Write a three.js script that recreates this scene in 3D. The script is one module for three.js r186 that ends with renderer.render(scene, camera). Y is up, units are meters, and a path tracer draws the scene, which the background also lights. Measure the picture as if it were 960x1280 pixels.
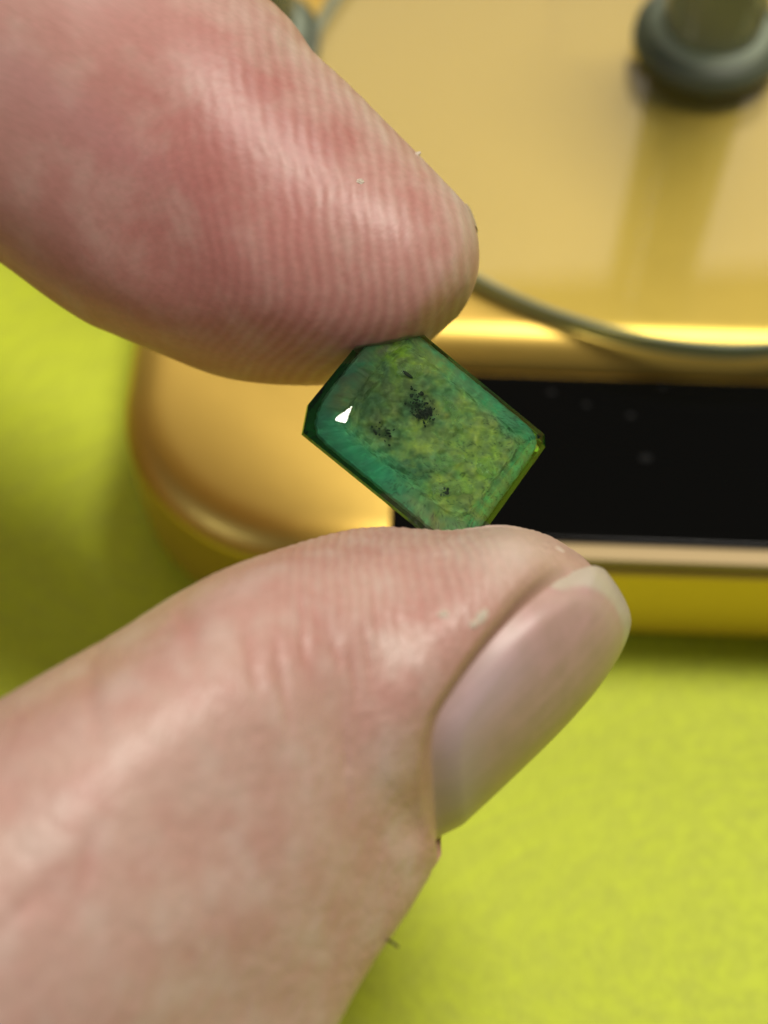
import * as THREE from 'three';
import { mergeGeometries, mergeVertices } from 'three/addons/utils/BufferGeometryUtils.js';
import { RoundedBoxGeometry } from 'three/addons/geometries/RoundedBoxGeometry.js';
import { ConvexGeometry } from 'three/addons/geometries/ConvexGeometry.js';
import { MarchingCubes } from 'three/addons/objects/MarchingCubes.js';
import { createNoise3D } from 'simplex-noise';

// ---------------------------------------------------------------- camera, lamps, exposure
// Lengths below are written in "units" of 0.74 mm and turned into metres by S.
const S = 0.00074;
const scene = new THREE.Scene();
const PITCH = THREE.MathUtils.degToRad(60), FOV = 38, CAM_Y = 125;
const camera = new THREE.PerspectiveCamera(FOV, 0.75, 0.004, 5);
camera.position.set(0, CAM_Y * S, 0);
camera.rotation.set(-PITCH, 0, 0);
camera.focus = 92.3 * S;
camera.userData.fStop = 27;
scene.add(camera);

scene.background = new THREE.Color(0.075, 0.075, 0.078);          // the dim, even light of the room
const AIM = new THREE.Vector3(0.005, 0.035, -0.045), KEY = new THREE.Vector3(0.24, 0.95, -0.21).normalize();   // way to the lamp overhead
function areaLamp(color, power, w, h, towards, dist) {
  const l = new THREE.RectAreaLight(color, power, w, h); l.position.copy(towards).normalize().multiplyScalar(dist).add(AIM); l.lookAt(AIM); l.castShadow = true; scene.add(l); return l;
}
areaLamp(0xfff7ea, 33.5, 0.18, 0.14, KEY, 0.55);                                        // lamp overhead
areaLamp(0xdfe9ff, 5, 0.10, 0.10, new THREE.Vector3(-0.56, 0.776, 0.275), 0.5);       // paler light from the left
areaLamp(0xfff0dc, 1.35, 0.55, 0.18, new THREE.Vector3(-0.05, 0.66, -0.75), 0.65);     // glow of the lit room beyond

const renderer = new THREE.WebGLRenderer();
renderer.toneMapping = THREE.LinearToneMapping;
renderer.toneMappingExposure = 1.0;
renderer.shadowMap.enabled = true;

// ---------------------------------------------------------------- helpers
function rng(seed) { let a = seed | 0; return () => { a = (a + 0x6d2b79f5) | 0; let t = Math.imul(a ^ (a >>> 15), 1 | a); t = (t + Math.imul(t ^ (t >>> 7), 61 | t)) ^ t; return ((t ^ (t >>> 14)) >>> 0) / 4294967296; }; }
const R = rng(11);
const n3 = createNoise3D(rng(5));
const fbm = (x, y, z, o = 4) => { let a = 0.5, s = 0; for (let i = 0; i < o; i++) { s += a * n3(x, y, z); x *= 2.03; y *= 2.03; z *= 2.03; a *= 0.5; } return s; };
const clamp = THREE.MathUtils.clamp, lerp = THREE.MathUtils.lerp, sstep = (a, b, x) => { const t = clamp((x - a) / (b - a), 0, 1); return t * t * (3 - 2 * t); };
const gauss = (x, w) => Math.exp(-(x / w) * (x / w));
const mix3 = (a, b, t) => [lerp(a[0], b[0], t), lerp(a[1], b[1], t), lerp(a[2], b[2], t)];
const K = 640 / Math.tan(THREE.MathUtils.degToRad(FOV / 2));
const F = new THREE.Vector3(0, -Math.sin(PITCH), -Math.cos(PITCH)), UP = new THREE.Vector3(0, Math.cos(PITCH), -Math.sin(PITCH));
// a place in the hand's own axes (across, up, depth) -> the world, in units
function place(x, y, d) { return new THREE.Vector3(x, CAM_Y, 0).addScaledVector(F, d).addScaledVector(UP, y); }
const at = (px, py, d) => place((px - 480) / K * d, (640 - py) / K * d, d);
function tag(o, label, category, group, kind) { o.userData = { label, category }; if (group) o.userData.group = group; if (kind) o.userData.kind = kind; return o; }
function part(name, geo, m, parent) { const o = new THREE.Mesh(geo, m); o.name = name; o.castShadow = o.receiveShadow = true; (parent || scene).add(o); return o; }
function thing(name, x, y, z, turn = 0) { const g = new THREE.Group(); g.name = name; g.position.set(x * S, y * S, z * S); g.rotation.y = turn; scene.add(g); return g; }
function tex(w, h, f, srgb) {
  const d = new Uint8Array(w * h * 4);
  for (let y = 0; y < h; y++) for (let x = 0; x < w; x++) { const c = f(x / w, y / h), o = (y * w + x) * 4; for (let k = 0; k < 3; k++) d[o + k] = clamp(c[k], 0, 255); d[o + 3] = 255; }
  const t = new THREE.DataTexture(d, w, h); t.magFilter = THREE.LinearFilter; t.wrapS = t.wrapT = THREE.RepeatWrapping; if (srgb) t.colorSpace = THREE.SRGBColorSpace; t.needsUpdate = true; return t;
}
// tileable noise on a torus
const tn = (u, v, f, o = 4) => { const a = u * 2 * Math.PI, b = v * 2 * Math.PI, r = f / (2 * Math.PI); return fbm(Math.cos(a) * r + 3 * Math.cos(b) * r, Math.sin(a) * r + 7.3, Math.sin(b) * r + Math.cos(b) * r * 0.7, o); };

// ---------------------------------------------------------------- table
{
  const W = 620, g = new THREE.PlaneGeometry(W * S, W * S); g.rotateX(-Math.PI / 2);
  const uv = g.attributes.uv; for (let i = 0; i < uv.count; i++) uv.setXY(i, uv.getX(i) * W / 80, uv.getY(i) * W / 80);
  const col = tex(512, 512, (u, v) => { const a = tn(u, v, 26, 3), b = tn(v, u, 70, 2); const k = 1 + 0.04 * a + 0.075 * b; const q = 0.5 + a; return [206 * k, (221 + 2 * q) * k, 50 * k - 12 * a]; }, true);
  const bmp = tex(512, 512, (u, v) => { const k = 128 + 70 * tn(u, v, 90, 3); return [k, k, k]; });
  const t = part('table_top', g, new THREE.MeshStandardMaterial({ map: col, roughness: 0.62, bumpMap: bmp, bumpScale: 0.0001 }));
  t.position.set(20 * S, 0, -100 * S);
  tag(t, 'yellow-green matt table surface under the gold scale', 'table', null, 'structure');
}

// ---------------------------------------------------------------- gold scale
const GOLD = [0.74, 0.50, 0.105];
function goldMat(rough, c = GOLD) {
  const grain = tex(256, 256, (u, v) => { const k = 128 + 60 * n3(u * 3, v * 190, 2) + 30 * tn(u, v, 60, 2); return [k, k, k]; });
  const rm = tex(256, 256, (u, v) => { const k = 240 + 14 * tn(u, v, 14, 3); return [k, k, k]; });
  const m = new THREE.MeshPhysicalMaterial({ metalness: 0.72, roughness: rough, bumpMap: grain, bumpScale: 0.0000012, roughnessMap: rm });
  m.color.setRGB(...c); return m;
}
function roundRect(hw, hd, r, n = 26) {                     // outline seen from above, closed, as [x, z]
  const p = [];
  for (const [sx, sz, a0] of [[1, 1, 0], [-1, 1, 90], [-1, -1, 180], [1, -1, 270]]) for (let i = 0; i <= n; i++) { const a = THREE.MathUtils.degToRad(a0 + 90 * i / n); p.push([sx * (hw - r) + r * Math.cos(a), sz * (hd - r) + r * Math.sin(a)]); }
  return p;
}
function slab(hw, hd, r, profile) {                         // profile: [inset, height] from the underside's middle out and up to the top's middle
  const rings = profile.map(([i, y]) => roundRect(Math.max(hw - i, 0.01), Math.max(hd - i, 0.01), Math.max(Math.min(r - i, hw - i, hd - i), 0.005)).map(([x, z]) => [x, y, z]));
  const n = rings[0].length, pos = [], uv = [], idx = [];
  rings.forEach((ring) => { for (let i = 0; i <= n; i++) { const q = ring[i % n]; pos.push(q[0] * S, q[1] * S, q[2] * S); uv.push(q[0] / 30, (q[2] + q[1]) / 30); } });
  for (let k = 0; k < rings.length - 1; k++) for (let i = 0; i < n; i++) { const a = k * (n + 1) + i, b = a + 1, c = a + n + 1, d = c + 1; idx.push(a, c, b, b, c, d); }
  const g = new THREE.BufferGeometry(); g.setAttribute('position', new THREE.Float32BufferAttribute(pos, 3)); g.setAttribute('uv', new THREE.Float32BufferAttribute(uv, 2)); g.setIndex(idx); g.computeVertexNormals();
  return g;
}
const fillet = (r, top, n = 12, wide = r) => Array.from({ length: n + 1 }, (_, i) => { const a = (Math.PI / 2) * i / n; return [wide - wide * Math.cos(a), top - r + r * Math.sin(a)]; });
const SC = { x: 31, z: -121.5, turn: THREE.MathUtils.degToRad(-2.3) };
{
  const hw = 52.6, hd = 63.8, r = 16.8, top = 15;
  const sc = thing('digital_scale', SC.x, 0, SC.z, SC.turn);
  tag(sc, 'gold metal digital weighing scale with black display, standing on the yellow-green table', 'scale');
  part('body', slab(hw, hd, r, [[50, 1.4], [3, 1.4], [1.2, 1.5], [0.35, 2.0], [0, 3.0], [0, 8], ...fillet(2.2, top, 14, 4.2), [5, top], [9, top], [50, top]]), goldMat(0.38), sc);
  // raised weighing deck behind the display
  const deck = part('weighing_deck', slab(hw - 1.4, 53.0, r - 3, [[0, top - 0.4], ...fillet(3.2, top + 3.0, 18, 4.0), [4.8, top + 3.0], [11, top + 3.0], [37, top + 3.0]]), goldMat(0.38), sc); deck.position.z = (hd - 19.4 - 53.0) * S;
  // display window
  const black = new THREE.MeshPhysicalMaterial({ roughness: 0.07, specularIntensity: 0.3, ior: 1.45 }); black.color.setRGB(0.004, 0.004, 0.0035);
  const dw = 59, dd = 17.0;
  const disp = new RoundedBoxGeometry(dw * S, 1.0 * S, dd * S, 4, 0.3 * S); const d = part('display', disp, black, sc); d.position.set(1.4 * S, (top - 0.25) * S, (hd - 2.3 - dd / 2) * S);
  const dust = new THREE.MeshStandardMaterial({ roughness: 0.9 }); dust.color.setRGB(0.0045, 0.005, 0.005);
  for (const [x, z, s] of [[-7.5, 43, 0.55], [-8.6, 38.6, 0.4], [-12.5, 37.6, 0.35], [-15.6, 36.4, 0.38], [-5.6, 35.4, 0.3], [4, 41, 0.3], [9, 38, 0.28]]) {
    const g = new THREE.SphereGeometry(s * S, 10, 6); g.scale(1, 0.12, 0.7); const q = part('dust_speck', g, dust, d); q.position.set(x * S, 0.5 * S, (z - 43) * S);
  }
  const tan = new THREE.MeshPhysicalMaterial({ metalness: 0.5, roughness: 0.55 }); tan.color.setRGB(0.40, 0.30, 0.15);
  const tr = part('display_trim', new RoundedBoxGeometry((dw + 3) * S, 0.9 * S, 1.7 * S, 3, 0.28 * S), tan, sc); tr.position.set(2.1 * S, (top - 0.25) * S, (hd - 1.35) * S);
  const rub = new THREE.MeshStandardMaterial({ roughness: 0.8 }); rub.color.setRGB(0.02, 0.02, 0.02);
  for (const sx of [-1, 1]) for (const sz of [-1, 1]) { const f = part('foot', new THREE.CylinderGeometry(4 * S, 4.2 * S, 1.5 * S, 24), rub, sc); f.position.set(sx * 40 * S, 0.75 * S, sz * 40 * S); }
}
// ---------------------------------------------------------------- glass pan and posts
const pane = new THREE.MeshPhysicalMaterial({ transmission: 1, thickness: 0, roughness: 0.02, ior: 1.5 }); pane.color.setRGB(0.95, 0.975, 0.94);
const tubeGlass = new THREE.MeshPhysicalMaterial({ transmission: 0.72, thickness: 0, roughness: 0.1, ior: 1.6 }); tubeGlass.color.setRGB(0.62, 0.67, 0.54);
const frosted = new THREE.MeshPhysicalMaterial({ transmission: 0.4, thickness: 0, roughness: 0.5, ior: 1.5 }); frosted.color.setRGB(0.52, 0.60, 0.44);
const edgeGlass = new THREE.MeshPhysicalMaterial({ transmission: 0.12, thickness: 0, roughness: 0.6, ior: 1.5 }); edgeGlass.color.setRGB(0.40, 0.47, 0.36);
const ground = new THREE.MeshPhysicalMaterial({ transmission: 0.6, thickness: 0, roughness: 0.5, ior: 1.5 }); ground.color.setRGB(0.22, 0.26, 0.16);
function lathe(pts, seg = 120) { return new THREE.LatheGeometry(pts.map(([x, y]) => new THREE.Vector2(x * S, y * S)), seg); }
{
  const y0 = 18.05, h = 2.1, A = 38.5, B = 34.6, E = 2 / 1.85, n = 240;
  const pan = thing('glass_pan', 30.8, y0, -111.8);
  tag(pan, 'round clear glass weighing plate with grey-green edge lying on the gold scale', 'glass plate');
  const ring = (k) => Array.from({ length: n + 1 }, (_, i) => { const t = 2 * Math.PI * i / n, c = Math.cos(t), q = Math.sin(t); return [(A - k) * Math.sign(c) * Math.abs(c) ** E, (B - k) * Math.sign(q) * Math.abs(q) ** E]; });
  const shell = (prof) => { const R2 = prof.map(([k, y]) => ring(k).map(([x, z]) => [x, y, z])); return grid((i, j) => new THREE.Vector3(...R2[i][j]).multiplyScalar(S), prof.length - 1, n); };
  part('plate', mergeGeometries([shell([[B - 0.01, h], [10, h], [0.35, h]]), shell([[B - 0.01, 0], [10, 0], [0.35, 0]])]), pane, pan);
  part('ground_edge', shell([[0.35, h], [0.1, h - 0.1], [0, h - 0.3], [0, 0.3], [0.1, 0.1], [0.35, 0]]), edgeGlass, pan);
}
function post(name, x, z, label) {
  const p = thing(name, x, 19.8, z);
  tag(p, label, 'glass post');
  part('foot', lathe([[0.01, 0], [7.0, 0], [7.5, 0.5], [7.4, 1.6], [6.8, 2.2], [6.0, 2.5]], 80), ground, p);
  part('rim', lathe([[6.0, 2.5], [5.6, 2.9], [5.0, 3.2], [3.0, 3.25]], 80), frosted, p);
  part('tube', lathe([[3.2, 3.3], [5.0, 3.3], [5.0, 46], [3.2, 46], [3.2, 3.3]], 80), tubeGlass, p);
  return p;
}
post('glass_post', 32.2, -114.6, 'clear glass post with flared grey-green foot standing on the glass plate');
{ const p = post('glass_post_001', -13.5, -116.5, 'grey-green glass post mostly hidden behind the raised index finger'); p.position.y = 18.05 * S; p.scale.setScalar(0.95); }

// ---------------------------------------------------------------- emerald
{
  const c = at(531, 541, 92.3), a = THREE.MathUtils.degToRad(-35.8);
  const em = new THREE.Group(); em.name = 'emerald'; em.position.copy(c).multiplyScalar(S); scene.add(em);
  // its table leans a little to the upper right of the hand's plane
  const base = new THREE.Matrix4().makeBasis(new THREE.Vector3(1, 0, 0), UP.clone(), F.clone().negate());
  const q = new THREE.Quaternion().setFromRotationMatrix(base).multiply(new THREE.Quaternion().setFromEuler(new THREE.Euler(-0.27, 0.30, 0))).multiply(new THREE.Quaternion().setFromAxisAngle(new THREE.Vector3(0, 0, 1), a));
  em.quaternion.copy(q);
  tag(em, 'rectangular green emerald with dark flecks pinched between finger and thumb', 'gemstone');
  // the cut as planes n.p <= w: girdle, crown, table, pavilion, and a small kite-shaped facet at the table's worn corner
  const planes = [[0, 0, 1, 1.05]], pl = (x, y, z, w) => { const l = Math.hypot(x, y, z); planes.push([x / l, y / l, z / l, w / l]); };
  // direction, distance of the girdle, crown's inset on the way up to the table
  for (const [deg, w, inset] of [[0, 6.65, 0.9], [90, 5.25, 1.2], [180, 6.7, 1.9], [270, 5.2, 1.6], [38, 8.05, 0.9], [142, 8.25, 1.3], [206, 7.55, 1.7], [228, 7.95, 1.7], [318, 8.0, 1.1]]) {
    const t = THREE.MathUtils.degToRad(deg), x = Math.cos(t), y = Math.sin(t);
    pl(x, y, 0, w);
    pl(x, y, inset / 1.0, w + 0.05 * inset); pl(x, y, inset / 0.72, w - 0.22 + 0.32 * inset / 0.72);
    pl(x, y, -0.62, w + 0.2); pl(x, y, -1.05, w - 0.1 + 1.25); pl(x, y, -1.9, w + 1.9);
  }
  const inv = q.clone().invert(), view = new THREE.Vector3(0, CAM_Y, 0).sub(c).normalize().applyQuaternion(inv);
  const key = KEY.clone().applyQuaternion(inv), hv = view.clone().add(key).normalize();
  const dt = (u, v, w) => u[0] * (v[1] * w[2] - v[2] * w[1]) - u[1] * (v[0] * w[2] - v[2] * w[0]) + u[2] * (v[0] * w[1] - v[1] * w[0]), corners = () => { const pts = [], P = planes;
  for (let i = 0; i < P.length; i++) for (let j = i + 1; j < P.length; j++) for (let k = j + 1; k < P.length; k++) {
    const D = dt(P[i], P[j], P[k]); if (Math.abs(D) < 1e-4) continue;
    const cr = (u, v) => [u[1] * v[2] - u[2] * v[1], u[2] * v[0] - u[0] * v[2], u[0] * v[1] - u[1] * v[0]], A = cr(P[j], P[k]), B = cr(P[k], P[i]), C = cr(P[i], P[j]);
    const x = (P[i][3] * A[0] + P[j][3] * B[0] + P[k][3] * C[0]) / D, y = (P[i][3] * A[1] + P[j][3] * B[1] + P[k][3] * C[1]) / D, z = (P[i][3] * A[2] + P[j][3] * B[2] + P[k][3] * C[2]) / D;
    if (P.every((n) => n[0] * x + n[1] * y + n[2] * z <= n[3] + 1e-5) && !pts.some((v) => Math.hypot(v.x - x, v.y - y, v.z - z) < 1e-3)) pts.push(new THREE.Vector3(x, y, z));
  }
  return pts; };
  // worn facet: a plane just inside the table's left corner
  const worn = corners().reduce((m, v) => Math.max(m, v.dot(hv)), -9) - 0.06;
  pl(hv.x, hv.y, hv.z, worn);
  const pts = corners();
  const g = new ConvexGeometry(pts); g.scale(S, S, S);
  const gem = new THREE.MeshPhysicalMaterial({ transmission: 1, thickness: 0.004, roughness: 0.02, ior: 1.575, attenuationColor: new THREE.Color(0.13, 0.62, 0.30), attenuationDistance: 4 * S });
  part('cut_stone', g, gem, em);
  // the cloudy heart of the stone
  const cg = mergeVertices(new THREE.BoxGeometry(2, 2, 2, 170, 120, 24).deleteAttribute('normal').deleteAttribute('uv'), 1e-5), cp = cg.attributes.position, cc = [];
  for (let i = 0; i < cp.count; i++) {
    // the stone's own outline, drawn in a little and crumpled
    const x = cp.getX(i) * 6.4, y = cp.getY(i) * 4.6, z = cp.getZ(i) * (cp.getZ(i) > 0 ? 1 : 3.4); let acc = 0; for (const n of planes) { const k = (n[0] * x + n[1] * y + n[2] * z) / n[3]; if (k > 0.02) acc += k ** 24; }
    const t = acc ** (-1 / 24), cr = 1 - 0.03 * Math.abs(fbm(x * 0.8, y * 0.8, z, 3));
    const X = x * t * 0.955 * cr, Y = y * t * 0.94 * cr, Z = z > 0 ? z * t * (0.5 + 0.3 * fbm(x * 0.7, y * 0.7, 4, 4)) - 0.12 : z * t * 0.85;
    cp.setXYZ(i, X * S, Y * S, Z * S);
    let rimK = 0; for (const n of planes) if (Math.abs(n[2]) < 1e-6) rimK = Math.max(rimK, (n[0] * X + n[1] * Y) / n[3]);
    const w1 = fbm(X * 0.35 + 3, Y * 0.35, Z * 0.3, 4), w2 = fbm(X * 0.9 + 9, Y * 0.9, Z + 5, 4), w3 = fbm(X * 1.2, Y * 1.2 + 4, 8, 5), vein = gauss(fbm(X * 0.55 + 2, Y * 0.55, 3, 4), 0.05);
    let col = mix3([0.52, 0.46, 0.17], [0.64, 0.55, 0.12], clamp(0.3 + 1.1 * w2, 0, 1));
    col = mix3(col, [0.26, 0.40, 0.20], clamp(0.2 + 1.6 * w1, 0, 0.8));
    col = mix3(col, [0.15, 0.20, 0.085], 0.75 * gauss(X + 3.9, 1.9) * gauss(Y + 0.8, 2.2));                  // darker end
    col = mix3(col, [0.05, 0.46, 0.28], sstep(-2.0, -3.9, Y + 0.3 * w2) * sstep(4, -1, X) * 0.9);            // teal flanks
    col = mix3(col, [0.10, 0.34, 0.22], sstep(3.0, 4.0, Y) * sstep(-2.5, 0.5, X) * 0.7);
    col = mix3(col, [0.52, 0.60, 0.03], 0.9 * gauss(X + 4.6, 1.2) * gauss(Y - 2.6, 1.3) * clamp(0.6 + 1.4 * w2, 0, 1));  // yellow-green end
    col = mix3(col, [0.60, 0.56, 0.06], 0.6 * gauss(X - 4.2, 1.4) * gauss(Y - 0.6, 1.6) * clamp(0.5 + 1.0 * w2, 0, 1));
    col = mix3(col, [0.035, 0.035, 0.015], clamp(1.3 * gauss(Math.hypot(X + 1.2, Y - 0.8), 1.35) * (0.5 + 1.5 * w3), 0, 0.9));
    col = mix3(col, [0.05, 0.07, 0.03], clamp(1.1 * gauss(Math.hypot(X + 2.0, (Y + 2.1) * 1.2), 1.2) * (0.5 + 1.5 * w3), 0, 0.8));
    col = mix3(col, [0.04, 0.14, 0.08], clamp(0.9 * gauss(Math.hypot((X - 0.6) * 0.8, (Y + 2.7) * 1.3), 1.1) * (0.7 + w3), 0, 0.8));
    col = mix3(col, mix3([0.03, 0.26, 0.11], [0.06, 0.40, 0.20], clamp(0.5 + w2, 0, 1)), sstep(0.74, 0.93, rimK + 0.16 * w2) * (X < 0 && Y < 1 ? 0.8 : 0.7));
    { const k = 1 - 0.55 * sstep(-3.6, -6, X); col = [col[0] * k, col[1] * k, col[2] * k]; }   // clear, deeper green towards the girdle
    if (Z < -0.3) col = [0.05, 0.22, 0.10];
    const line = gauss(fbm(X * 0.5 - Y * 0.35 + 20, Y * 0.9 + X * 0.4, 3, 3) - 0.1, 0.035) * sstep(0, 2, X - Y * 0.3);
    const v = (1 + 0.12 * w3 + 0.35 * w2 + 0.22 * vein - 0.3 * sstep(0, -5, X)) * (1 - 0.55 * line) * 1.32;
    cc.push(col[0] * v, col[1] * v, col[2] * v);
  }
  cg.setAttribute('color', new THREE.Float32BufferAttribute(cc, 3)); cg.computeVertexNormals();
  part('cloudy_heart', cg, new THREE.MeshStandardMaterial({ vertexColors: true, roughness: 0.6 }), em);
  // black flecks and healed cracks caught in the stone above it
  const fl = [], sp2 = (cx, cy, r, n) => { for (let i = 0; i < n; i++) { const a2 = R() * 6.283, d = r * Math.sqrt(R()) * (0.4 + 0.6 * R()), k = 0.035 + 0.10 * R() * R(); const g2 = new THREE.IcosahedronGeometry(k, 1); g2.scale(1 + R(), 0.7 + 0.6 * R(), 0.5); g2.rotateZ(R() * 3); g2.translate(cx + d * Math.cos(a2) * 1.1, cy + d * Math.sin(a2), 0.50 + 0.2 * R()); fl.push(g2); } };
  sp2(-1.05, 0.75, 1.15, 70); sp2(-0.8, 0.5, 0.7, 30); sp2(-2.0, 1.25, 0.6, 14); sp2(-2.1, -2.1, 0.9, 18); sp2(3.0, -2.6, 0.6, 8);
  const dash = new THREE.IcosahedronGeometry(0.16, 1); dash.scale(2.6, 0.8, 0.6); dash.rotateZ(0.1); dash.translate(-3.1, 1.95, 0.68); fl.push(dash);
  const fg = mergeGeometries(fl); fg.scale(S, S, S); const fmat = new THREE.MeshStandardMaterial({ roughness: 0.6 }); fmat.color.setRGB(0.03, 0.032, 0.012);
  part('inclusion', fg, fmat, em).userData.kind = 'stuff';
  const crackM = new THREE.MeshPhysicalMaterial({ transmission: 0.8, thickness: 0, roughness: 0.15, ior: 1.3, side: THREE.DoubleSide }); crackM.color.setRGB(0.85, 0.95, 0.6);
  for (const [cx, cy, w, h2, rz, rx] of [[3.4, -2.2, 2.6, 0.9, 0.75, 0.25], [2.2, -1.0, 2.2, 0.7, 1.1, -0.3], [4.3, 0.4, 1.3, 1.3, 0.3, 0.2], [0.6, 1.9, 2.4, 0.5, -0.5, 0.3], [-3.2, 2.3, 1.6, 0.9, 0.9, 0.25]]) {
    const cgm = new THREE.PlaneGeometry(w, h2, 26, 10), cpz = cgm.attributes.position; for (let k = 0; k < cpz.count; k++) { const u = cpz.getX(k), t = cpz.getY(k); cpz.setXYZ(k, u + 0.15 * n3(u * 1.5, t * 2, cx), t * (0.5 + 0.5 * Math.cos(u / w * 2.6)) + 0.18 * n3(u, 3, cx), 0.10 * n3(u * 1.3, t * 1.3, cy)); }
    cgm.rotateX(rx); cgm.rotateZ(rz); cgm.translate(cx, cy, 0.70); cgm.scale(S, S, S); cgm.computeVertexNormals(); part('healed_crack', cgm, crackM, em);
  }
}

// ---------------------------------------------------------------- hand
// A finger is lofted through ribs. U and L are the ends of a rib's long axis and D the rib's distance (in the hand's plane), b its half depth.
function loft(ribs, NS, NP, s0, seamAt, displace, color, phiBias) {
  const n = ribs.length - 1;
  const get = (s) => {
    const i = clamp(Math.floor(s), 0, n - 1), t = s - i, o = {};
    const q = [ribs[Math.max(i - 1, 0)], ribs[i], ribs[i + 1], ribs[Math.min(i + 2, n)]].map((r) => [...r.U, ...r.L, r.D, r.b]);
    const v = q[1].map((_, k) => { const [a, b, c, d] = [q[0][k], q[1][k], q[2][k], q[3][k]]; return 0.5 * (2 * b + (c - a) * t + (2 * a - 5 * b + 4 * c - d) * t * t + (3 * b - a - 3 * c + d) * t * t * t); });
    return { ux: v[0], uy: v[1], lx: v[2], ly: v[3], D: v[4], b: Math.max(v[5], 0) };
  };
  const base = (s, phi, off = 0) => {
    const r = get(s), ca = Math.cos(phi), x = (r.ux + r.lx) / 2 + ca * (r.ux - r.lx) / 2, y = (r.uy + r.ly) / 2 + ca * (r.uy - r.ly) / 2;
    return place((x - 480) / K * r.D, (640 - y) / K * r.D, r.D - r.b * Math.sin(phi) * (1 + (ribs[0].skew || 0) * (1 - 0.7 * sstep(4, 6.5, s)) * ca));
  };
  return { get, base, n };
}
function grid(fn, NS, NP) {                                     // fn(i, j) -> Vector3, open in both directions
  const pos = new Float32Array((NS + 1) * (NP + 1) * 3), idx = [];
  for (let i = 0; i <= NS; i++) for (let j = 0; j <= NP; j++) { const v = fn(i, j), o = (i * (NP + 1) + j) * 3; pos[o] = v.x; pos[o + 1] = v.y; pos[o + 2] = v.z; }
  for (let i = 0; i < NS; i++) for (let j = 0; j < NP; j++) { const a = i * (NP + 1) + j, b = a + 1, c = a + NP + 1, d = c + 1; idx.push(a, b, c, b, d, c); }
  const g = new THREE.BufferGeometry(); g.setAttribute('position', new THREE.BufferAttribute(pos, 3)); g.setIndex(idx); g.computeVertexNormals(); return g;
}
const rib = (ux, uy, lx, ly, D, b) => ({ U: [ux, uy], L: [lx, ly], D, b });
// map 0..1 round the finger with more rows on the side the picture shows; the seam lies at the far side
const turnAt = (t) => { const w = t - 0.5; return Math.PI / 2 + 2 * Math.PI * (0.72 * w + 0.28 * 4 * w * w * w); };

function finger(ribs, sFrom, NS, NP, displace, color) {
  const L = loft(ribs);
  const sAt = (i) => { const t = i / NS; return lerp(sFrom, L.n, t); };
  const g0 = grid((i, j) => L.base(sAt(i), turnAt(j / NP)), NS, NP), p = g0.attributes.position, nn = g0.attributes.normal, v = new THREE.Vector3(), nv = new THREE.Vector3();
  const outward = (() => { const i = Math.floor(NS / 2) * (NP + 1) + Math.floor(NP / 2); nv.fromBufferAttribute(nn, i); return nv.dot(F) < 0 ? 1 : -1; })();
  const data = [], col = new Float32Array(p.count * 3), out = new Float32Array(p.count * 3);
  for (let i = 0; i <= NS; i++) for (let j = 0; j <= NP; j++) {
    const k = i * (NP + 1) + j, s = sAt(i), phi = turnAt(j / NP); v.fromBufferAttribute(p, k); nv.fromBufferAttribute(nn, k).multiplyScalar(outward);
    const r = L.get(s), ca = Math.cos(phi), x = (r.ux + r.lx) / 2 + ca * (r.ux - r.lx) / 2, y = (r.uy + r.ly) / 2 + ca * (r.uy - r.ly) / 2;
    const a = { s, phi, x, y, v, r, front: Math.sin(phi), n: nv };
    const h = displace(a), c = color(a, h);
    if (a.nail < 0.5) data[k] = { v: v.clone(), n: nv.clone(), d: a.nail, along: a.along, x, y };
    out[3 * k] = (v.x + nv.x * h) * S; out[3 * k + 1] = (v.y + nv.y * h) * S; out[3 * k + 2] = (v.z + nv.z * h) * S;
    col[3 * k] = c[0]; col[3 * k + 1] = c[1]; col[3 * k + 2] = c[2];
  }
  g0.setAttribute('position', new THREE.BufferAttribute(out, 3)); g0.setAttribute('color', new THREE.BufferAttribute(col, 3));
  if (outward < 0) { const id = g0.index.array; for (let i = 0; i < id.length; i += 3) { const t = id[i]; id[i] = id[i + 1]; id[i + 1] = t; } }
  g0.computeVertexNormals();
  return { geo: g0, L, NS, NP, data, flip: outward < 0 };
}
const skinBase = [0.64, 0.40, 0.325], skinRed = [0.50, 0.185, 0.155], skinPale = [0.70, 0.54, 0.44];
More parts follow.
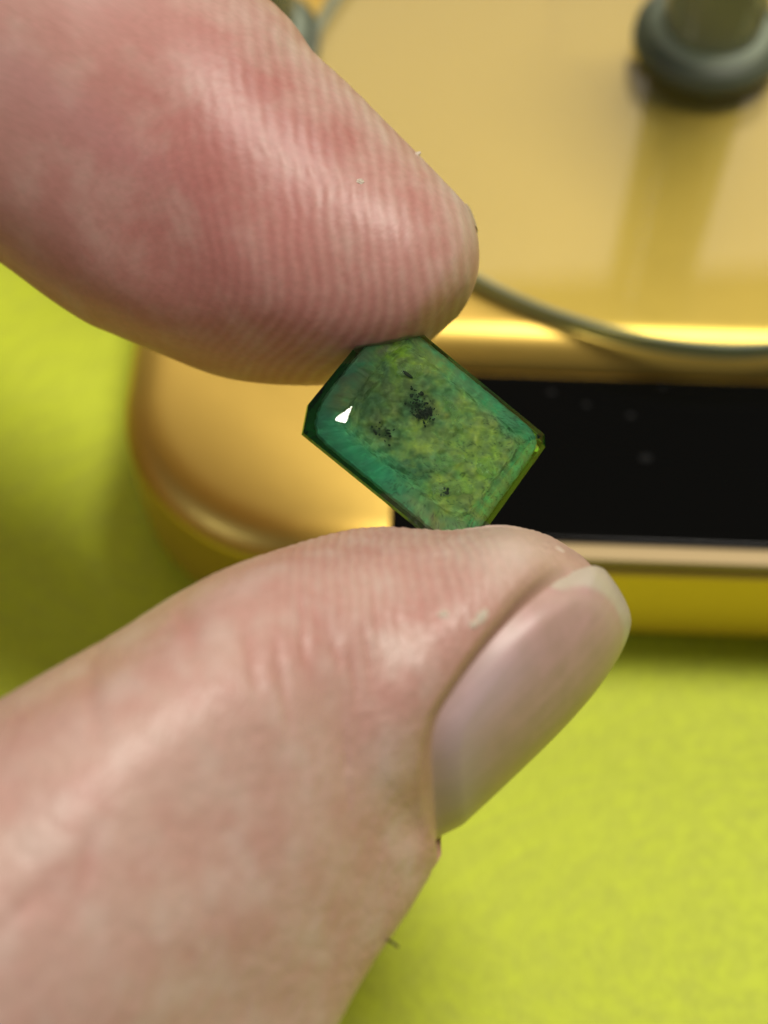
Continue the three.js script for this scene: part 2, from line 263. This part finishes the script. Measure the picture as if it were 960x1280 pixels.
// --- index finger
const indexRibs = [rib(-280, -450, -540, -90, 104, 9.2), rib(13, -245, -269, 131, 102, 9.4), rib(330, 0, 55, 367, 100, 9.6), rib(400, 75, 145, 419, 99.5, 9.6), rib(480, 152, 250, 460, 99, 9.3), rib(530, 203, 335, 478, 98.6, 9.0), rib(563, 237, 400, 481, 98.4, 8.5),
  rib(584, 263, 442, 474, 98.2, 7.8), rib(595, 298, 482, 460, 98, 6.8), rib(594, 338, 521, 436, 97.9, 5.0), rib(583, 371, 549, 412, 97.9, 2.5), rib(569, 394, 569, 394, 97.9, 0)];
const ridgeAmp = 0.012;
function indexRelief(a) {
  const { x, y, v } = a;
  // friction ridges: across the finger, bending along its lower edge
  const dx = x - 590, low = sstep(300, 500, y - 0.35 * (x - 400));
  const wob = 8 * fbm(v.x * 0.09, v.y * 0.09, v.z * 0.09, 2);
  const ph = (x * 0.985 - (y - 300) * 0.14 + low * low * (y - 380) * 0.9 + wob) / 15.2 + 0.10 * n3(v.x * 0.3, v.y * 0.3, v.z * 0.3);
  const fade = sstep(150, 420, x) * (1 - 0.6 * sstep(560, 600, x));
  const ridge = Math.cos(2 * Math.PI * ph);
  a.ridge = ridge * fade;
  let h = ridgeAmp * ridge * fade * (0.7 + 0.7 * n3(v.x * 0.5, v.y * 0.5, v.z * 0.5));
  h += 0.010 * fbm(v.x * 0.9, v.y * 0.9, v.z * 0.9, 4) + 0.25 * n3(v.x * 0.09, v.y * 0.09, v.z * 0.09);
  return h;
}
function skinColor(a, redness, paleness) {
  const { v } = a, q = fbm(v.x * 0.22, v.y * 0.22, v.z * 0.22, 4), f = fbm(v.x * 1.7, v.y * 1.7, v.z * 1.7, 3);
  let c = mix3(skinBase, skinRed, clamp(redness + 0.18 * q, 0, 1)); c = mix3(c, skinPale, clamp(paleness - 0.3 * q, 0, 1));
  const k = 1 + 0.10 * f; return [c[0] * k, c[1] * k * (1 - 0.03 * f), c[2] * k];
}
const indexMade = finger(indexRibs, 0.3, 520, 520, indexRelief, (a) => {
  const red = 0.30 + 0.60 * gauss(Math.hypot(a.x - 290, (a.y - 250) * 0.9), 220);
  const c = skinColor(a, red, 0.5 * gauss(a.y - a.x * 0.85 + 240, 60) + 0.3 * gauss(a.x - 575, 40)); const k = 1 + 0.05 * (a.ridge || 0); return [c[0] * k, c[1] * k * k, c[2] * k * k];
});
// --- thumb
const thumbRibs = [rib(-560, 1220, 40, 1790, 73, 12.6), rib(-230, 1010, 300, 1500, 76, 12.4), rib(0, 880, 425, 1275, 79, 12), rib(120, 806, 488, 1168, 81, 11.3), rib(240, 735, 535, 1085, 83, 10.8), rib(350, 688, 558, 1044, 85, 10.3), rib(450, 663, 625, 978, 86.5, 9.6),
  rib(550, 666, 690, 915, 87.5, 8.6), rib(622, 662, 736, 864, 88, 7.5), rib(680, 672, 765, 822, 88.3, 6.1), rib(720, 694, 780, 790, 88.5, 4.4), rib(748, 721, 782, 768, 88.6, 2.3), rib(770, 746, 770, 746, 88.6, 0)];
thumbRibs[0].skew = 0.55;
// the nail's edge where it shows: from the free edge down its side fold to the cuticle
const nailEdge = [[800, 742], [765, 724], [742, 716], [716, 708], [692, 707], [668, 719], [640, 739], [610, 768], [580, 803], [553, 842], [537, 872], [531, 905], [533, 950], [538, 1000], [545, 1052], [552, 1090]];
const nailCurve = new THREE.CatmullRomCurve3(nailEdge.map(([x, y]) => new THREE.Vector3(x, y, 0))).getSpacedPoints(160);
const freeCurve = new THREE.CatmullRomCurve3([[688, 706], [716, 708], [745, 720], [768, 741], [784, 772], [790, 805], [782, 838]].map(([x, y]) => new THREE.Vector3(x, y, 0))).getSpacedPoints(60);
const nailDistFree = (x, y) => Math.min(...freeCurve.map((p) => Math.hypot(p.x - x, p.y - y))) / 20;
function nailDist(x, y) {                                      // > 0 outside; second value: how far along the edge (0 free edge, 1 cuticle)
  let best = 1e9, bi = 0, side = 1;
  for (let i = 0; i < nailCurve.length - 1; i++) {
    const A = nailCurve[i], B = nailCurve[i + 1], ex = B.x - A.x, ey = B.y - A.y, t = clamp(((x - A.x) * ex + (y - A.y) * ey) / (ex * ex + ey * ey), 0, 1), dx = x - A.x - ex * t, dy = y - A.y - ey * t, d = dx * dx + dy * dy;
    if (d < best) { best = d; bi = i + t; side = ex * dy - ey * dx; }
  }
  return [Math.sqrt(best) / 20 * (side > 0 ? 1 : -1), bi / 160];
}
const creases = [[430, 790, 452, 850, 5], [452, 770, 470, 830, 4], [408, 752, 425, 815, 5], [385, 735, 398, 800, 6], [360, 790, 380, 880, 7], [130, 800, 190, 900, 16], [240, 738, 285, 800, 12], [60, 1090, 160, 1010, 14], [150, 1060, 190, 960, 12], [330, 760, 350, 840, 6], [470, 735, 480, 790, 4]];
function segDist(x, y, [x0, y0, x1, y1]) { const t = clamp(((x - x0) * (x1 - x0) + (y - y0) * (y1 - y0)) / ((x1 - x0) ** 2 + (y1 - y0) ** 2), 0, 1); return [Math.hypot(x - lerp(x0, x1, t), y - lerp(y0, y1, t)), t]; }
function thumbRelief(a) {
  const { x, y, v, s, phi } = a; let h = 0;
  let fx = x, fy = y;
  if (a.front < 0) { const r = a.r, ca = Math.cos(5.93 - phi), f2 = Math.min(ca, 1); fx = (r.ux + r.lx) / 2 + f2 * (r.ux - r.lx) / 2; fy = (r.uy + r.ly) / 2 + f2 * (r.uy - r.ly) / 2; }
  const near = x > 440 && y > 640 && s > 2.4 ? nailDist(fx, fy) : [9, 0.5], d = near[0]; a.nail = d; a.along = near[1];
  const sideFold = sstep(0.16, 0.30, near[1]);                                     // the fold dies out towards the free edge
  const deep = lerp(1, 0.3, sstep(0.7, 0.88, near[1]));
  const end = 1 - sstep(0.9, 0.985, near[1]);
  h += end * (0.7 * gauss(d - 2.0, 1.8) * sstep(-0.1, 0.9, d) * deep + 0.25 * gauss(d - 0.2, 0.9)) * sideFold;
  h -= 0.12 * gauss(d - 0.1, 0.4) * sideFold * end;
  if (d < 0.4) h -= 0.5 * sstep(0.4, -0.5, d);
  const sk = sstep(-0.2, 0.4, d);
  const wx = x + 12 * n3(v.x * 0.3, v.y * 0.3, 1), wy = y + 10 * n3(v.x * 0.3, v.y * 0.3, 7);
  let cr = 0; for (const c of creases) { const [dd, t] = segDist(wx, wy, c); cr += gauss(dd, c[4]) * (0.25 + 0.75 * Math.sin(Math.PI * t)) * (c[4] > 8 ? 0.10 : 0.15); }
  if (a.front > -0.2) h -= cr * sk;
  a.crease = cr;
  // fine lines of the skin: a net of shallow furrows, plus pad ridges on the tip
  const w = 0.5 * fbm(v.x * 0.25, v.y * 0.25, v.z * 0.25, 3);
  const lines = Math.abs(n3(v.x * 0.95 + w, v.y * 0.42, v.z * 0.42)) , lines2 = Math.abs(n3(v.x * 0.5 + 9, v.y * 1.2 + w, v.z * 1.2));
  h += sk * (0.05 * Math.min(Math.abs(n3(v.x * 1.9 + 3, v.y * 0.9, v.z * 1.4)), 0.3) + 0.06 * Math.min(lines, 0.35) + 0.03 * Math.min(lines2, 0.35) + 0.035 * fbm(v.x * 0.7, v.y * 0.7, v.z * 0.7, 4) + 0.014 * n3(v.x * 3.2, v.y * 3.2, v.z * 3.2) + 0.4 * n3(v.x * 0.07, v.y * 0.07, v.z * 0.07 + 3));
  const rid = Math.cos(2 * Math.PI * (x * 0.98 - y * 0.1 + 12 * w) / 13) * sstep(300, 420, x) * (1 - sstep(560, 640, x)) * sstep(830, 720, y);
  h += 0.02 * rid; a.ridge = rid;
  return h;
}
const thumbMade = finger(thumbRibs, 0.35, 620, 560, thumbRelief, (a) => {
  const blanch = gauss(Math.hypot((a.x - 640) * 0.6, a.y - 695), 45);
  let c = skinColor(a, 0.16 + 0.25 * gauss(Math.hypot(a.x - 440, a.y - 780), 110) + 0.2 * gauss(Math.hypot(a.x - 560, a.y - 690), 60) - 0.2 * blanch, 0.15 + 0.75 * blanch);
  if (a.nail > -0.6 && a.nail < 2.2) c = mix3(c, [0.50, 0.27, 0.17], 0.6 * gauss(a.nail - 0.2, 0.9) * sstep(0.1, 0.3, a.along));
  c = mix3(c, [0.74, 0.60, 0.52], 0.30 * sstep(-0.1, 0.6, fbm(a.v.x * 0.3 + 3, a.v.y * 0.24, a.v.z * 0.24, 3)) * sstep(0.6, 2, a.nail));
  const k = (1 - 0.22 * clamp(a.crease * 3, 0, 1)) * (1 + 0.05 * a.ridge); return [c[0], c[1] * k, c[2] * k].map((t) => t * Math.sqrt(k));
});
// --- the rest of the hand, outside the picture: palm, wrist and the other three fingers, closed on one another
function handBody() {
  const J = (px, py, d, r) => ({ p: at(px, py, d), r });
  const bones = [
    [J(-235, -140, 102, 10.6), J(-560, -420, 106, 11)], [J(-560, -420, 106, 11), J(-1250, -300, 104, 13)],          // index
    [J(-300, 1330, 75, 11.5), J(-420, 1330, 76, 14.5)], [J(-420, 1330, 76, 14.5), J(-1350, 900, 92, 17)],           // thumb
    [J(-1250, -300, 104, 13), J(-1900, 500, 104, 19)], [J(-1350, 900, 92, 17), J(-1900, 500, 104, 19)], [J(-1250, -300, 104, 13), J(-1350, 900, 92, 15)], [J(-1900, 500, 104, 20), J(-2900, 900, 104, 19)],
    [J(-1300, -150, 116, 11), J(-520, -160, 122, 9.8)], [J(-520, -160, 122, 9.8), J(-420, 180, 122, 8.8)], [J(-420, 180, 122, 8.8), J(-760, 250, 118, 7.8)],
    [J(-1350, 100, 124, 10.5), J(-640, 60, 132, 9.4)], [J(-640, 60, 132, 9.4), J(-540, 380, 130, 8.5)], [J(-540, 380, 130, 8.5), J(-840, 440, 124, 7.6)],
    [J(-1420, 380, 128, 9.5), J(-820, 330, 138, 8.4)], [J(-820, 330, 138, 8.4), J(-740, 580, 134, 7.6)], [J(-740, 580, 134, 7.6), J(-980, 620, 126, 6.8)],
    [J(-1300, -150, 116, 12), J(-1420, 380, 126, 12)], [J(-1300, -150, 116, 12), J(-1900, 500, 106, 18)], [J(-1420, 380, 126, 12), J(-1900, 500, 106, 18)],
  ];
  const lo = new THREE.Vector3(1e9, 1e9, 1e9), hi = lo.clone().negate();
  for (const b of bones) for (const j of b) { lo.min(j.p.clone().subScalar(j.r + 4)); hi.max(j.p.clone().addScalar(j.r + 4)); }
  const c = lo.clone().add(hi).multiplyScalar(0.5), half = Math.max(hi.x - lo.x, hi.y - lo.y, hi.z - lo.z) / 2;
  const N = 112, mc = new MarchingCubes(N, new THREE.MeshBasicMaterial(), false, false, 400000); mc.isolation = 0;
  const p = new THREE.Vector3(), ab = new THREE.Vector3(), ap = new THREE.Vector3();
  const pre = bones.map(([a, b]) => ({ a: a.p, d: b.p.clone().sub(a.p), l: b.p.distanceToSquared(a.p), ra: a.r, rb: b.r }));
  for (let k = 0; k < N; k++) for (let j = 0; j < N; j++) for (let i = 0; i < N; i++) {
    p.set(((i - N / 2) / (N / 2)) * half + c.x, ((j - N / 2) / (N / 2)) * half + c.y, ((k - N / 2) / (N / 2)) * half + c.z);
    let acc = 0; const sharp = 0.55;
    for (const b of pre) { ap.subVectors(p, b.a); const t = clamp(ap.dot(b.d) / b.l, 0, 1); const dd = Math.hypot(ap.x - b.d.x * t, ap.y - b.d.y * t, ap.z - b.d.z * t) - lerp(b.ra, b.rb, t); acc += Math.exp(-Math.min(dd, 60) * sharp); }
    mc.field[k * N * N + j * N + i] = Math.log(acc) / sharp;
  }
  mc.update();
  const cnt = mc.count, P = mc.positionArray.slice(0, cnt * 3);
  for (let i = 0; i < cnt * 3; i += 3) { P[i] = (P[i] * half + c.x) * S; P[i + 1] = (P[i + 1] * half + c.y) * S; P[i + 2] = (P[i + 2] * half + c.z) * S; }
  let g = new THREE.BufferGeometry(); g.setAttribute('position', new THREE.BufferAttribute(P, 3)); g = mergeVertices(g, 1e-6); g.computeVertexNormals();
  const v = new THREE.Vector3(), col = [], q = g.attributes.position;
  for (let i = 0; i < q.count; i++) { v.fromBufferAttribute(q, i).divideScalar(S); col.push(...skinColor({ v }, 0.16, 0.15)); }
  g.setAttribute('color', new THREE.Float32BufferAttribute(col, 3));
  return g;
}
const skin = new THREE.MeshPhysicalMaterial({ vertexColors: true, roughness: 0.41, specularIntensity: 0.8, sheen: 0.25, sheenRoughness: 0.5 });
skin.sheenColor.setRGB(0.9, 0.5, 0.4);
{
  const hand = new THREE.Group(); hand.name = 'hand'; scene.add(hand);
  const origin = at(-1900, 500, 104).multiplyScalar(S); hand.position.copy(origin);
  tag(hand, 'bare hand pinching the green emerald between index finger and thumb above the scale', 'hand');
  const put = (name, g, m) => { g.translate(-origin.x, -origin.y, -origin.z); return part(name, g, m, hand); };
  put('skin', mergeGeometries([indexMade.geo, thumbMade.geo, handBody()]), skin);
  // thumb nail
  const ng = (() => {
    const { NS, NP, data } = thumbMade, pos = [], col = [], idx = [], id = new Map();
    const vert = (k) => { if (id.has(k)) return id.get(k); const { v, n, d, along, x, y } = data[k];
      const free = 1 - sstep(0.14, 0.2, along), sink = lerp(lerp(-0.4, 0.2, sstep(0.1, -1.9, d)), 0.2, free), f = fbm(v.x * 0.5, v.y * 0.5, v.z * 0.5, 4);
      const w = v.clone().addScaledVector(n, sink + 0.006 * n3((x + y) * 0.05, (x - y) * 0.004, 3) + 0.25 * sstep(1.6, 0, Math.abs(d)) * free).multiplyScalar(S); pos.push(w.x, w.y, w.z);
      let c = mix3([0.52, 0.335, 0.275], [0.60, 0.37, 0.33], clamp(0.5 + f, 0, 1)); c = mix3(c, [0.62, 0.47, 0.48], 0.65 * gauss(d + 1.6, 1.7) * sstep(0.3, 0.5, along)); c = c.map((t) => t * (1 + 0.03 * n3((x + y) * 0.06, (x - y) * 0.004, 9)));
      const tipD = Math.min(Math.hypot(x - 700, y - 712), 1e9), fe = (x - 690) * 0.62 - (y - 712) * 0.0;      // distance towards the free edge
      const edge = nailDistFree(x, y); c = mix3(c, [0.64, 0.60, 0.46], sstep(1.4, 0.8, edge + 0.25 * f) * 0.72); c = mix3(c, [0.60, 0.42, 0.34], 0.5 * gauss(edge - 1.7, 0.5));
      col.push(...c); id.set(k, pos.length / 3 - 1); return pos.length / 3 - 1; };
    for (let i = 0; i < NS; i++) for (let j = 0; j < NP; j++) { const a = i * (NP + 1) + j, q = [a, a + 1, a + NP + 1, a + NP + 2]; if (!q.every((k) => data[k] && data[k].d < 0)) continue; const [A, B, C, D] = q.map(vert); thumbMade.flip ? idx.push(A, C, B, B, C, D) : idx.push(A, B, C, B, D, C); }
    const g = new THREE.BufferGeometry(); g.setAttribute('position', new THREE.Float32BufferAttribute(pos, 3)); g.setAttribute('color', new THREE.Float32BufferAttribute(col, 3)); g.setIndex(idx); g.computeVertexNormals(); return g;
  })();
  const nailM = new THREE.MeshPhysicalMaterial({ vertexColors: true, roughness: 0.42, clearcoat: 0.15, clearcoatRoughness: 0.3, side: THREE.DoubleSide });
  const tn2 = put('fingernail', ng, nailM); tn2.userData.label = 'thumb nail with pale free edge';
  // index nail, only its tip peeping over the far side
  const I = indexMade.L, ax = (q2) => I.base(q2, 0).add(I.base(q2, Math.PI)).multiplyScalar(0.5);
  const ig = grid((i, j) => { const q2 = lerp(4.2, 8.4 - 0.9 * (2 * j / 40 - 1) ** 2, i / 40), ph = THREE.MathUtils.degToRad(lerp(-128, lerp(-14, 10, sstep(6, 7, q2)), j / 40)), b0 = I.base(q2, ph), o = b0.clone().sub(ax(q2)).normalize(); const rim = sstep(0, 0.12, j / 40) * sstep(0, 0.1, 1 - j / 40) * sstep(0, 0.15, i / 40); return b0.addScaledVector(o, lerp(-0.1, 0.35, rim)).multiplyScalar(S); }, 40, 40);
  const in0 = new THREE.MeshPhysicalMaterial({ roughness: 0.35, clearcoat: 0.3, side: THREE.DoubleSide }); in0.color.setRGB(0.60, 0.48, 0.40);
  put('fingernail', ig, in0);
  // flakes of dry skin
  const fm = new THREE.MeshStandardMaterial({ roughness: 0.7 }); fm.color.setRGB(0.72, 0.62, 0.48);
  for (const [made, x, y, a1, b1, turn] of [[thumbMade, 553, 769, 0.32, 0.22, 0.5], [thumbMade, 600, 774, 0.62, 0.26, 0.9], [thumbMade, 590, 781, 0.3, 0.2, 0.2], [thumbMade, 700, 688, 0.3, 0.12, -0.6], [indexMade, 521, 193, 0.3, 0.16, 0.6], [indexMade, 450, 227, 0.24, 0.2, 0]]) {
    const P3 = made.geo.attributes.position, best = new THREE.Vector3(), w = new THREE.Vector3(); let bd = 1e9;
    for (let k = 0; k < P3.count; k++) { w.fromBufferAttribute(P3, k).divideScalar(S); const r3 = w.clone().sub(new THREE.Vector3(0, CAM_Y, 0)), dz = r3.dot(F), sx = 480 + r3.x / dz * K, sy = 640 - r3.dot(UP) / dz * K, d2 = (sx - x) ** 2 + (sy - y) ** 2 + (dz > 97 ? 400 : 0); if (d2 < bd) { bd = d2; best.copy(w); } }
    const sg = new THREE.IcosahedronGeometry(1, 2), sp = sg.attributes.position; for (let k = 0; k < sp.count; k++) { const f = 1 + 0.25 * n3(sp.getX(k) * 1.5 + x, sp.getY(k) * 1.5, sp.getZ(k) * 1.5); sp.setXYZ(k, sp.getX(k) * a1 * f, sp.getY(k) * b1 * f, sp.getZ(k) * 0.1 * f); }
    sg.rotateZ(turn); sg.rotateX(-PITCH); sg.computeVertexNormals(); sg.translate(best.x, best.y, best.z); sg.scale(S, S, S);
    put('skin_flake', sg, fm);
  }
  // stray hair on the back of the thumb
  const hc = new THREE.CatmullRomCurve3([at(470, 1168, 80.5), at(482, 1174, 80), at(490, 1178, 79.5), at(498, 1184, 79.5)].map((w) => w.multiplyScalar(S)));
  const hm = new THREE.MeshStandardMaterial({ roughness: 0.5 }); hm.color.setRGB(0.05, 0.035, 0.02);
  put('hair', new THREE.TubeGeometry(hc, 16, 0.075 * S, 6), hm);
}
renderer.render(scene, camera);
